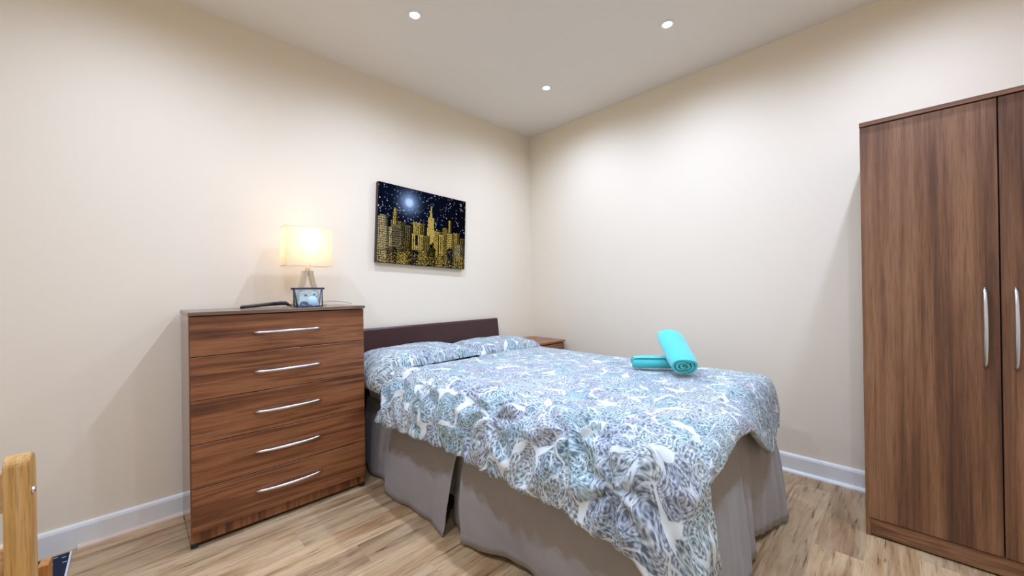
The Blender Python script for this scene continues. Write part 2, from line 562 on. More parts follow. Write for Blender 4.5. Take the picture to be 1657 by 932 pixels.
bm.faces.new(rings[0][::-1]); bm.faces.new(rings[-1])
bmesh.ops.recalc_face_normals(bm, faces=bm.faces)
tag(build('headboard', bm, leather_m, bed, smooth=True), 'dark brown leatherette headboard with rolled top edge')

def skirt_panel(top, bot, nu=46, nv=16, bulge=0.02, seed=0, fold=0.006, ff=26.0, nrm=(-1, 0, 0)):
    """top(t), bot(t): curves for t in 0..1; cloth hung between with a bulge and folds"""
    P = np.zeros((nu, nv, 3))
    N = Vector(nrm)
    for i in range(nu):
        t = i / (nu - 1)
        a, b = Vector(top(t)), Vector(bot(t))
        for j in range(nv):
            s = j / (nv - 1)
            p = a.lerp(b, s)
            amp = bulge * math.sin(math.pi * s) * 0.6
            wv = fold * s ** 0.7 * (mn.noise(Vector((t * ff * 0.35 + seed * 7.1, s * 1.2, seed))) * 1.6 + 0.4 * mn.noise(Vector((t * ff + s * 2.0, s * 4, seed + 3))))
            crease = 0.0045 * (1 - 2 * abs(mn.noise(Vector((t * 6 + s * 3, s * 4 - t * 4, seed + 9)))))
            p = p + N * (amp + wv + crease * min(1.0, s * 3))
            P[i, j] = p
    return P
def pl(pts):
    """piecewise smooth curve through (t, x, y, z)"""
    ts = [p[0] for p in pts]
    def f(t):
        return tuple(np.interp(t, ts, [p[k] for p in pts]) for k in (1, 2, 3))
    return f
ZT = 0.43
ZF = 0.53
def panel(pts_top, pts_bot, seed, nrm, flip, **k):
    P = skirt_panel(pl(pts_top), pl(pts_bot), seed=seed, nrm=nrm, **k)
    # soften the corners of the polyline hem
    for _ in range(3):
        P[1:-1] = (P[:-2] + 2 * P[1:-1] + P[2:]) / 4
    uv = None
    o = build('valance_panel', grid_mesh(P, flip=flip), valance_m, bed)
    add_mod_solid(o, 0.002, 0)
    return o
# long side, in three hangs: head panel, tucked pleat, foot panel
panel([(0, -1.705, -0.12, ZT), (1, -1.707, -1.12, ZT)],
      [(0, -1.73, -0.13, 0.012), (0.2, -1.775, -0.32, 0.012), (0.33, -1.745, -0.45, 0.010), (0.42, -1.80, -0.55, 0.010), (0.5, -1.81, -0.62, 0.006), (0.65, -1.785, -0.78, 0.008), (0.85, -1.775, -0.98, 0.004), (1, -1.80, -1.10, 0.002)], 1, (-1, 0, 0), True, nu=70, bulge=0.02, fold=0.012)
panel([(0, -1.69, -1.06, ZT), (1, -1.69, -1.24, ZT)],
      [(0, -1.70, -1.04, 0.012), (0.5, -1.725, -1.15, 0.008), (1, -1.72, -1.26, 0.012)], 2, (-1, 0, 0), True, nu=20, bulge=0.01)
panel([(0, -1.707, -1.16, ZT), (1, -1.707, -2.07, ZT)],
      [(0, -1.785, -1.20, 0.014), (0.10, -1.755, -1.30, 0.02), (0.2, -1.71, -1.42, 0.03), (0.32, -1.70, -1.52, 0.022), (0.5, -1.735, -1.68, 0.010), (0.75, -1.75, -1.88, 0.012), (1, -1.75, -2.09, 0.012)], 3, (-1, 0, 0), True, nu=70, bulge=0.03, fold=0.012)
# foot: broad panel, overlapping fold, corner panel that kicks out
panel([(0, -1.71, -2.075, ZF), (1, -1.10, -2.075, ZF)],
      [(0, -1.74, -2.13, 0.012), (0.5, -1.42, -2.14, 0.012), (0.85, -1.23, -2.135, 0.010), (1, -1.14, -2.13, 0.010)], 4, (0, -1, 0), True, nu=50, bulge=0.02, fold=0.010)
panel([(0, -1.20, -2.068, ZF), (1, -0.92, -2.068, ZF)],
      [(0, -1.17, -2.10, 0.012), (0.6, -1.02, -2.12, 0.022), (1, -0.93, -2.085, 0.035)], 5, (0, -1, 0), True, nu=30, bulge=0.012, fold=0.010)
panel([(0, -0.99, -2.066, ZF), (1, -0.50, -2.066, ZF)],
      [(0, -0.94, -2.08, 0.04), (0.35, -0.84, -2.11, 0.03), (0.7, -0.70, -2.14, 0.02), (1, -0.60, -2.15, 0.014)], 6, (0, -1, 0), True, nu=40, bulge=0.015, fold=0.016)
# far side
panel([(0, -0.493, -2.07, ZT), (1, -0.493, -0.12, ZT)],
      [(0, -0.45, -2.09, 0.012), (0.5, -0.44, -1.1, 0.012), (1, -0.46, -0.12, 0.012)], 7, (1, 0, 0), True, nu=60, bulge=0.015, fold=0.012)

# ------------------------------------------------------------------ duvet
def duvet():
    V3 = lambda *a: np.array(a, float)
    yh, yf = -0.525, -2.04                    # head edge, start of the foot bend
    xl, xr = -1.665, -0.53                   # starts of the side bends
    nL, nT, nR, nV, nF = 34, 96, 20, 130, 26
    zt = 0.652
    LL, LF, LR = 0.31, 0.22, 0.30            # cloth lengths of the hanging strips
    def hemL(y):
        z = np.interp(y, [-2.05, -1.98, -1.82, -1.46, -1.27, -0.86, -0.525], [0.375, 0.392, 0.412, 0.405, 0.413, 0.405, 0.385])
        x = np.interp(y, [-2.05, -1.8, -1.2, -0.525], [-1.835, -1.825, -1.815, -1.825])
        return V3(x, y, z)
    def profL(y, t):
        e = V3(xl, y, zt); h = hemL(y)
        return bez(e, e + V3(-0.10, 0, -0.002), h + V3(0.012, 0, 0.13), h, t)
    def hemR(y):
        return V3(-0.385, y, 0.42)
    def profR(y, t):
        e = V3(xr, y, zt); h = hemR(y)
        return bez(e, e + V3(0.10, 0, -0.002), h + V3(-0.01, 0, 0.13), h, t)
    def hemF(x):
        z = np.interp(x, [-1.665, -1.60, -1.33, -1.15, -1.0, -0.86, -0.53], [0.545, 0.558, 0.590, 0.566, 0.465, 0.385, 0.43])
        y = np.interp(x, [-1.665, -1.3, -0.9, -0.53], [-2.165, -2.155, -2.15, -2.11])
        return V3(x, y, z)
    def profF(x, t):
        e = V3(x, yf, zt); h = hemF(x)
        return bez(e, e + V3(0, -0.075, -0.001), h + V3(0, 0.004, 0.045), h, t)
    tipL = V3(-1.765, -2.215, 0.13)
    tipR = V3(-0.43, -2.06, 0.42)
    xsT = np.linspace(xl, xr, nT)
    ysT = np.linspace(yh, yf, nV)
    nx, ny = nL + nT + nR - 2, nV + nF - 1
    P = np.zeros((nx, ny, 3)); UV = np.zeros((nx, ny, 2)); HANG = np.zeros((nx, ny))
    tl = np.linspace(0, 1, nL); tr = np.linspace(0, 1, nR); tf = np.linspace(0, 1, nF)
    for j in range(ny):
        foot = j >= nV
        b = tf[j - nV + 1] if foot else 0.0
        yy = yf if foot else ysT[j]
        for i in range(nx):
            if i < nL - 1:
                a = tl[nL - 1 - i]; side = 'L'
            elif i < nL - 1 + nT:
                a = 0; side = 'T'; x = xsT[i - nL + 1]
            else:
                a = tr[i - (nL + nT - 2)]; side = 'R'
            if side == 'T':
                p = profF(x, b) if foot else V3(x, yy, zt)
                u = x
            else:
                prof, corner, tip = (profL, xl, tipL) if side == 'L' else (profR, xr, tipR)
                sg = -1 if side == 'L' else 1
                u = corner + sg * a * (LL if side == 'L' else LR)
                if not foot:
                    p = prof(yy, a)
                else:
                    c00 = V3(corner, yf, zt)
                    h1 = prof(yf, 1.0); h2 = profF(corner, 1.0)
                    d0 = bez(h1, h1 + (tip - h1) * 0.33 + V3(sg * 0.015, -0.03, -0.0), h1 + (tip - h1) * 0.7 + V3(sg * 0.02, -0.02, 0.02), tip, b)
                    d1 = bez(h2, h2 + V3(sg * 0.01, -0.012, -0.10), tip + V3(-sg * 0.085, -0.005, 0.14), tip, a)
                    ca = prof(yf, a); cb = profF(corner, b)
                    p = (1 - b) * ca + b * d1 + (1 - a) * cb + a * d0 - ((1 - a) * (1 - b) * c00 + a * (1 - b) * h1 + (1 - a) * b * h2 + a * b * tip)
            P[i, j] = p
            UV[i, j] = (u + 3, (yf - b * LF if foot else yy) + 4)
            HANG[i, j] = max(a, b)
    # smoothing of seams between the patches
    for _ in range(5):
        Q = P.copy()
        Q[1:-1, 1:-1] = (P[:-2, 1:-1] + P[2:, 1:-1] + P[1:-1, :-2] + P[1:-1, 2:] + 4 * P[1:-1, 1:-1]) / 8
        P = Q
    # folds and creases along the normals
    def normals(P):
        du = np.gradient(P, axis=0); dv = np.gradient(P, axis=1)
        N = np.cross(du, dv)
        return N / np.maximum(np.linalg.norm(N, axis=2, keepdims=True), 1e-9)
    N = normals(P)
    if N[nx // 2, 10, 2] < 0: N = -N
    D = np.zeros((nx, ny))
    pinch = [(-1.77, -1.78, 0.20), (-1.79, -1.40, 0.16), (-1.86, -1.97, 0.16)]
    for i in range(nx):
        for j in range(ny):
            u, v = UV[i, j, 0] - 3, UV[i, j, 1] - 4
            h = HANG[i, j]
            d = 0.007 * mn.noise(Vector((u * 3.1, v * 2.6, 1.3)))             # soft quilt billows
            d += 0.0035 * mn.noise(Vector((u * 9, v * 8, 4.2)))
            side = min(1.0, max(0.0, (xl + 0.20 - u) / 0.25))                # towards the long side
            fo = min(1.0, max(0.0, (yf + 0.12 - v) / 0.22))                 # towards the foot
            q = mn.noise(Vector((u * 7 + v * 5, v * 13 - u * 6, 7.7)))
            d += side * 0.020 * (1 - abs(q) * 2.2)
            q2 = mn.noise(Vector((u * 19 - v * 9, v * 24 + u * 8, 2.1)))
            d += side * 0.008 * (1 - abs(q2) * 2.0)
            q3 = mn.noise(Vector((u * 34 + v * 3, v * 6, 5.5)))
            d += fo * 0.0045 * (1 - abs(q3) * 2.0)
            for (pu, pv, rad) in pinch:
                r = math.hypot(u - pu, v - pv)
                if r < rad * 2:
                    an = math.atan2(v - pv, u - pu)
                    d += 0.016 * math.exp(-(r / rad) ** 2) * min(1, r / 0.03) * math.cos(7 * an + 3.0 * mn.noise(Vector((u * 6, v * 6, pu)))) 
            # gathered head edge
            hd = math.exp(-((v - yh) / 0.05) ** 2)
            d += hd * 0.005 * mn.noise(Vector((u * 16, 3.3, 0.5)))
            D[i, j] = d
    P = P + N * D[:, :, None]
    P[:, :, 2] = np.maximum(P[:, :, 2], 0.02)
    # plump the middle, tuck the head edge down a little
    for i in range(nx):
        for j in range(ny):
            u, v = UV[i, j, 0] - 3, UV[i, j, 1] - 4
            if HANG[i, j] == 0:
                P[i, j, 2] += 0.010 * math.sin(math.pi * (u - xl) / (xr - xl)) - 0.016 * math.exp(-((v - yh) / 0.03) ** 2)
    bm = grid_mesh(P, UV)
    bmesh.ops.recalc_face_normals(bm, faces=bm.faces)
    up_f = max(bm.faces, key=lambda f: f.calc_center_median().z)
    if up_f.normal.z < 0:
        for f in bm.faces: f.normal_flip()
    o = build('duvet', bm, paisley_m)
    md = add_mod_solid(o, 0.022, -1)
    md.use_rim = True
    tag(o, 'blue grey and white paisley duvet spread over the bed', 'duvet')
    return o
duvet()

# ------------------------------------------------------------------ pillows
def pillow(xc, yc, hw, hd, th, z0, rot, droop, seed, label, tilt=0.0):
    n, m = 56, 36
    bmv = bmesh.new()
    lay = bmv.loops.layers.uv.new('UVMap')
    def pt(u, v, s):
        # u,v in -1..1 ; s = +1 top, -1 bottom
        k = max(0.0, (1 - abs(u) ** 4.0)) ** 0.5 * max(0.0, (1 - abs(v) ** 3.6)) ** 0.45
        pin = 1 - 0.07 * (u * u) * (1 - v * v) - 0.0
        x, y = u * hw, v * hd * (1 - 0.07 * (1 - u * u) * 0 ) * pin
        z = s * th * k * (1.0 if s > 0 else 0.55)
        wr = 0.010 * mn.noise(Vector((u * 2.3 + seed, v * 2.0, s))) * k
        wr += 0.006 * (1 - 2 * abs(mn.noise(Vector((u * 6 + v * 3 + seed, v * 5 - u * 2, s * 2 + 4))))) * (0.3 + abs(u) ** 2)
        wr += 0.004 * (1 - 2 * abs(mn.noise(Vector((u * 13 + seed, v * 9, s * 2 + 8))))) * (0.2 + v * v)
        z += s * wr
        zz = z + th * 0.55
        # droop over the mattress edge
        if droop:
            ed = -0.62
            if u < ed:
                t = (ed - u) / (1 + ed) * 1.0
                L = t * (1 + ed) * hw
                R = 0.10
                ang = min(L / R, math.radians(78))
                rest = max(0, L - ang * R)
                bx = ed * hw - R * math.sin(ang) - rest * math.cos(ang)
                bz = -R * (1 - math.cos(ang)) - rest * math.sin(ang)
                nx_, nz_ = -math.sin(ang), math.cos(ang)
                x = bx + nx_ * zz * 0.8
                zz = bz + nz_ * zz
        c, sn = math.cos(rot), math.sin(rot)
        return Vector((xc + x * c - y * sn, yc + x * sn + y * c, z0 + zz + tilt * y))
    for s in (1, -1):
        V = [[bmv.verts.new(pt(-1 + 2 * i / (n - 1), -1 + 2 * j / (m - 1), s)) for j in range(m)] for i in range(n)]
        for i in range(n - 1):
            for j in range(m - 1):
                ids = [(i, j), (i + 1, j), (i + 1, j + 1), (i, j + 1)]
                if s < 0: ids = ids[::-1]
                f = bmv.faces.new([V[a][b] for a, b in ids])
                for l, (a, b) in zip(f.loops, ids):
                    l[lay].uv = (a / n * hw * 2 + seed * 1.37 + 1, b / m * hd * 2 + 1 + s)
    bmesh.ops.remove_doubles(bmv, verts=bmv.verts, dist=0.004)
    o = build('pillow', bmv, paisley_m, smooth=True)
    tag(o, label, 'pillow', 'matching paisley pillows at the headboard')
    return o
pillow(-1.452, -0.303, 0.358, 0.205, 0.086, 0.603, math.radians(1), True, 1.0, 'paisley pillow nearest the chest of drawers, drooping over the bed side', 0.02)
pillow(-0.767, -0.302, 0.318, 0.203, 0.073, 0.603, math.radians(-2), False, 4.0, 'paisley pillow beside the bedside cabinet in the corner', 0.02)

# ------------------------------------------------------------------ rolled towels
def towel(p0, p1, R, turns, label, seed, squash=0.86, start=0.0):
    p0, p1 = Vector(p0), Vector(p1)
    ax = (p1 - p0); L = ax.length; ax.normalize()
    side = Vector((0, 0, 1)).cross(ax).normalized()
    upv = ax.cross(side)
    bm = bmesh.new()
    ns = int(turns * 30)
    th = R / (turns + 0.3)
    nl = 14
    rows = []
    for k in range(ns + 1):
        f = k / ns
        ang = start + f * turns * 2 * math.pi
        r_o = 0.10 * R + (0.90 * R) * f
        r_i = max(0.004, r_o - th * 0.62)
        ring = []
        for (r, inner) in ((r_o, 0), (r_i, 1)):
            line = []
            for q in range(nl + 1):
                t = q / nl
                end = abs(2 * t - 1)
                w_ = 1 + 0.05 * mn.noise(Vector((math.cos(ang) * 1.5 + seed, math.sin(ang) * 1.5, t * 3)))
                rr = r * w_ * (1 - 0.10 * max(0, end - 0.75) / 0.25 * f)
                jit = 0.010 * mn.noise(Vector((ang * 0.7, seed, 5.0))) * (1 if t in (0, 1) else 0)
                p = p0 + ax * (t * L + jit) + side * (rr * math.cos(ang)) + upv * (rr * math.sin(ang) * squash)
                line.append(bm.verts.new(p))
            ring.append(line)
        rows.append(ring)
    for a, b in zip(rows, rows[1:]):
        for q in range(nl):
            bm.faces.new((a[0][q], a[0][q + 1], b[0][q + 1], b[0][q]))
            bm.faces.new((a[1][q + 1], a[1][q], b[1][q], b[1][q + 1]))
        bm.faces.new((a[0][0], b[0][0], b[1][0], a[1][0]))
        bm.faces.new((b[0][nl], a[0][nl], a[1][nl], b[1][nl]))
    for r_ in (rows[0], rows[-1]):
        for q in range(nl):
            bm.faces.new((r_[0][q], r_[0][q + 1], r_[1][q + 1], r_[1][q]))
    bmesh.ops.recalc_face_normals(bm, faces=bm.faces)
    o = build('rolled_towel', bm, towel_m, smooth=True)
    m_ = o.modifiers.new('edge', 'EDGE_SPLIT'); m_.split_angle = math.radians(50)
    tag(o, label, 'towel', 'rolled turquoise towels on the bed')
    return o
ZB = 0.662
towel((-0.865, -1.52, ZB + 0.036), (-0.725, -1.69, ZB + 0.036), 0.043, 3.2, 'rolled turquoise towel lying flat on the duvet under the other roll', 1.0, 0.86, 1.0)
towel((-0.873, -1.796, ZB + 0.050), (-0.675, -1.632, ZB + 0.168), 0.078, 3.4, 'rolled turquoise towel propped up across the other roll', 3.0, 0.70, 2.0)

# ------------------------------------------------------------------ chest of drawers
X0, X1, YF, HC = -2.607, -1.846, -0.409, 1.0188
ch = empty('chest_of_drawers', ((X0 + X1) / 2, -0.21, 0), 'walnut five drawer chest with bowed silver handles beside the bed', 'chest of drawers')
YBK = -0.036
side_th = 0.016
for (a, b) in ((X0, X0 + side_th), (X1 - side_th, X1)):
    build('side_panel', B(a, b, YF + 0.018, YBK, 0.022, HC - 0.017, 0.001, 1), wood_side, ch)
build('back_panel', B(X0 + side_th, X1 - side_th, YBK - 0.004, YBK, 0.03, HC - 0.018), wood_v, ch)
build('top_panel', B(X0 - 0.003, X1 + 0.005, YF - 0.004, YBK + 0.012, HC - 0.016, HC, 0.0015, 1), wood_top, ch)
build('plinth', B(X0 + side_th, X1 - side_th, YF + 0.020, YF + 0.036, 0.018, 0.066), wood_p, ch)
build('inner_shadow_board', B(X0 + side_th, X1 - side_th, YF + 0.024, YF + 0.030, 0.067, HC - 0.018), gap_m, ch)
for sx in (X0 + 0.012, X1 - 0.012):
    for sy in (YF + 0.032, YBK - 0.03):
        build('foot', B(sx - 0.012, sx + 0.012, sy - 0.014, sy + 0.014, 0.0, 0.0215, 0.002, 1), leg_black, ch)
zs = [0.068, 0.258, 0.447, 0.636, 0.825, 1.000]
def bow_handle(a, b, out, drop, n=17, r=0.0066, dropv=Vector((0, 0, 0))):
    """arched bar from a to b, bulging along out"""
    pts = []
    rad = []
    for i in range(n):
        t = i / (n - 1)
        k = 1 - (2 * t - 1) ** 2
        pts.append(a.lerp(b, t) + out * (0.004 + drop * k ** 0.75))
        rad.append(r * (0.75 + 0.25 * k))
    return pts, rad
for i in range(5):
    z0, z1 = zs[i] + 0.0015, zs[i + 1] - 0.0015
    d = build('drawer', B(X0 + 0.003, X1 - 0.003, YF, YF + 0.0165, z0, z1, 0.0012, 1), wood_x, ch)
    zh = [0.170, 0.354, 0.541, 0.729, 0.913][i]
    pts, rad = bow_handle(Vector((-2.374, YF, zh)), Vector((-2.080, YF, zh)), Vector((0, -1, 0)), 0.024)
    bm = tube(bmesh.new(), pts, rad, 10, 1.0)
    hnd = build('handle', bm, metal, d, smooth=True)
    hnd['label'] = 'bowed silver bar handle'

# ------------------------------------------------------------------ table lamp
LX, LY = -2.075, -0.20
lamp = empty('table_lamp', (LX, LY, HC), 'lit table lamp with rectangular cream shade on the chest of drawers', 'lamp')
sx0, sx1, sy0, sy1, sz0, sz1 = -2.197, -1.958, -0.265, -0.135, 1.243, 1.458
bm = bmesh.new()
def rect_ring(ix, z):
    return [bm.verts.new(v) for v in ((sx0 + ix, sy0 + ix, z), (sx1 - ix, sy0 + ix, z), (sx1 - ix, sy1 - ix, z), (sx0 + ix, sy1 - ix, z))]
o0, o1, i0, i1 = rect_ring(0, sz0), rect_ring(0.004, sz1), rect_ring(0.003, sz0), rect_ring(0.007, sz1)
for k in range(4):
    k2 = (k + 1) % 4
    bm.faces.new((o0[k], o0[k2], o1[k2], o1[k])); bm.faces.new((i0[k2], i0[k], i1[k], i1[k2]))
    bm.faces.new((o0[k2], o0[k], i0[k], i0[k2])); bm.faces.new((o1[k], o1[k2], i1[k2], i1[k]))
sh = build('lamp_shade', bm, shade_m, lamp)
hem_m = paint('shade_hem', (0.80, 0.74, 0.62), 0.7, 0.01)
for zz in (sz0 + 0.002, sz1 - 0.002):
    ii = 0.001 if zz < 1.3 else 0.005
    bm = bmesh.new()
    tube(bm, [(sx0 + ii, sy0 + ii, zz), (sx1 - ii, sy0 + ii, zz), (sx1 - ii, sy1 - ii, zz), (sx0 + ii, sy1 - ii, zz)], 0.0022, 6, closed=True)
    build('hem_wire', bm, hem_m, sh)
bm = bmesh.new()
tube(bm, [(LX - 0.006, LY, 1.19), (LX - 0.006, LY, 1.262)], 0.0045, 10)
tube(bm, [(LX + 0.008, LY, 1.19), (LX + 0.008, LY, 1.262)], 0.0045, 10)
build('neck', bm, chrome, lamp, smooth=True)
# two bowed flat legs, flaring towards the base
for s in (-1, 1):
    bm = bmesh.new()
    prev = None
    nn = 18
    for i in range(nn):
        t = i / (nn - 1)
        z = 1.218 - t * (1.218 - 1.034)
        flare = 0.004 + 0.058 * t ** 1.5
        wdt = 0.018 + 0.004 * (1 - t)
        xi, xo = LX + s * flare, LX + s * (flare + wdt)
        q = [bm.verts.new(v) for v in ((xi, LY - 0.020, z), (xo, LY - 0.020, z), (xo, LY + 0.020, z), (xi, LY + 0.020, z))]
        if prev:
            for k in range(4):
                bm.faces.new((prev[k], prev[(k + 1) % 4], q[(k + 1) % 4], q[k]))
        else:
            bm.faces.new(q[::-1])
        prev = q
    bm.faces.new(prev)
    bmesh.ops.recalc_face_normals(bm, faces=bm.faces)
    build('arched_leg', bm, chrome, lamp)
build('base', B(LX - 0.085, LX + 0.085, LY - 0.045, LY + 0.045, HC, 1.034, 0.003), chrome, lamp)
bm = bmesh.new(); lathe(bm, [(0.012, 1.262), (0.013, 1.285), (0.028, 1.32), (0.03, 1.345), (0.02, 1.368), (0.004, 1.378)], (LX, LY, 0), 20)
bb = build('bulb', bm, warm_bulb_m, lamp, smooth=True)
ld = bpy.data.lights.new('lamp_light', 'POINT'); ld.energy = LAMP_POWER; ld.color = LAMP_COLOR; ld.shadow_soft_size = 0.055
lo = link(bpy.data.objects.new('lamp_light', ld)); lo.parent = lamp; lo.location = (0, 0, 1.335 - HC + 0.06)
pts = [(LX + 0.05, LY + 0.05, HC + 0.003)] + [(LX + 0.05 + 0.235 * t, -0.125 + 0.05 * math.sin(t * 3), HC + 0.003 + 0.020 * math.sin(math.pi * min(1, t * 1.02)) ** 0.8) for t in np.linspace(0.08, 0.98, 16)]
build('power_cord', tube(bmesh.new(), pts, 0.0017, 6), M('grey_cord', 0.5, (0.35, 0.33, 0.31)).m, lamp, smooth=True)

# ------------------------------------------------------------------ clear toiletry bag on the chest
bag = empty('toiletry_bag', (-2.107, -0.315, HC), 'clear plastic toiletry bag with navy piping in front of the lamp', 'bag')
bx0, bx1, bxt0, bxt1, by0, by1, bz0, bz1 = -2.168, -2.046, -2.180, -2.034, -0.345, -0.290, HC + 0.001, 1.116
bm = bmesh.new()
lowr = [bm.verts.new(v) for v in ((bx0, by0, bz0), (bx1, by0, bz0), (bx1, by1, bz0), (bx0, by1, bz0))]
upr = [bm.verts.new(v) for v in ((bxt0, by0 + 0.022, bz1), (bxt1, by0 + 0.022, bz1), (bxt1, by1 - 0.022, bz1), (bxt0, by1 - 0.022, bz1))]
for k in range(4):
    bm.faces.new((lowr[k], lowr[(k + 1) % 4], upr[(k + 1) % 4], upr[k]))
bm.faces.new(lowr[::-1])
build('film_body', bm, film_m, bag)
build('zip_band', B(bxt0 - 0.010, bxt1 + 0.008, -0.323, -0.311, bz1 - 0.004, bz1 + 0.007, 0.002), navy_m, bag)
for (a, b) in (((bx0, by0, bz0), (bxt0 + 0.004, by0 + 0.022, bz1)), ((bx1, by0, bz0), (bxt1 - 0.006, by0 + 0.022, bz1)), ((bx1, by1, bz0), (bxt1 - 0.006, by1 - 0.022, bz1)), ((bx0, by1, bz0), (bxt0 + 0.004, by1 - 0.022, bz1))):
    a, b = Vector(a), Vector(b)
    build('piping', tube(bmesh.new(), [a + Vector((0, 0, 0.003)), a.lerp(b, 0.5), b], 0.0038 if a.x < -2.1 else 0.0028, 8), navy_m, bag, smooth=True)
build('piping', tube(bmesh.new(), [Vector((x, yy, bz0 + 0.003)) for x, yy in ((bx0, by0), (bx1, by0), (bx1, by1), (bx0, by1))], 0.0026, 8, closed=True), navy_m, bag, smooth=True)
# contents
def disc(name, c, r, d, mat, label, cat, lab_c=None):
    bm = bmesh.new()
    lathe(bm, [(0.0, -d / 2), (r * 0.86, -d / 2), (r, -d * 0.3), (r, d * 0.3), (r * 0.86, d / 2), (0.0, d / 2)], (0, 0, 0), 28, False, False)
    bmesh.ops.remove_doubles(bm, verts=bm.verts, dist=1e-6)
    bmesh.ops.rotate(bm, verts=bm.verts, cent=(0, 0, 0), matrix=Matrix.Rotation(math.radians(84), 3, 'X'))
    bmesh.ops.translate(bm, verts=bm.verts, vec=c)
    return tag(build(name, bm, mat, smooth=True), label, cat)
pot = empty('bottle', (-2.088, -0.318, HC + 0.003), 'pale blue round bottle with teal mark inside the clear bag', 'bottle')
bm = bmesh.new()
lathe(bm, [(0.0, -0.011), (0.022, -0.011), (0.027, -0.006), (0.027, 0.006), (0.022, 0.011), (0.0, 0.011)], (0, 0, 0), 28, False, False)
bmesh.ops.remove_doubles(bm, verts=bm.verts, dist=1e-6)
bmesh.ops.rotate(bm, verts=bm.verts, cent=(0, 0, 0), matrix=Matrix.Rotation(math.radians(90), 3, 'X'))
bmesh.ops.translate(bm, verts=bm.verts, vec=(-2.088, -0.318, HC + 0.031))
build('body', bm, potw_m, pot, smooth=True)
build('cap', B(-2.093, -2.067, -0.323, -0.313, HC + 0.058, HC + 0.078, 0.002), potw_m, pot)
build('mark', B(-2.087, -2.073, -0.3245, -0.3232, HC + 0.062, HC + 0.072), teal_m, pot)
sac = empty('sachet', (-2.126, -0.312, HC + 0.003), 'pale sachet with a small dark mark inside the clear bag', 'sachet')
build('sachet_body', B(-2.150, -2.108, -0.313, -0.305, HC + 0.012, HC + 0.082, 0.003), M('pale_sachet', 0.5, (0.72, 0.74, 0.68)).m, sac)
build('mark', B(-2.126, -2.112, -0.3142, -0.3131, HC + 0.058, HC + 0.068), teal_m, sac)
pts = [(-2.132 + 0.016 * math.cos(t), -0.330 + 0.002 * t / 6, HC + 0.017 + 0.011 * math.sin(t)) for t in np.linspace(0.3, 8.5, 30)] + [(-2.105, -0.327, HC + 0.010), (-2.092, -0.332, HC + 0.007)]
tag(build('hair_band', tube(bmesh.new(), pts, 0.0042, 8), navy_m, smooth=True), 'small dark coiled band at the bottom of the clear bag', 'band')

# ------------------------------------------------------------------ comb
comb = empty('comb', (-2.27, -0.165, HC), 'black plastic comb with a long handle on the chest of drawers', 'comb')
cy = -0.17
cpts = [(-2.385, cy, HC + 0.0055), (-2.33, cy, HC + 0.010), (-2.27, cy, HC + 0.0155), (-2.235, cy, HC + 0.019), (-2.20, cy, HC + 0.022), (-2.178, cy, HC + 0.021), (-2.166, cy, HC + 0.014), (-2.164, cy, HC + 0.0055)]
build('spine', tube(bmesh.new(), cpts[:4], [0.006, 0.007, 0.0075, 0.009], 8), black_m, comb, smooth=True)
build('grip', tube(bmesh.new(), cpts[3:], [0.0095, 0.011, 0.0105, 0.008, 0.0055], 10), black_m, comb, smooth=True)
tooth = bpy.data.meshes.new('tooth')
bm = B(-0.0012, 0.0012, -0.0016, 0.0016, 0, 0.009); bm.to_mesh(tooth); bm.free(); tooth.materials.append(black_m)
for i in range(32):
    x = -2.380 + i * 0.0046
    o = link(bpy.data.objects.new('tooth', tooth)); o.parent = comb
    zc = np.interp(x, [p[0] for p in cpts[:5]], [p[2] for p in cpts[:5]])
    o.location = Vector((x, cy, zc + 0.002)) - comb.location

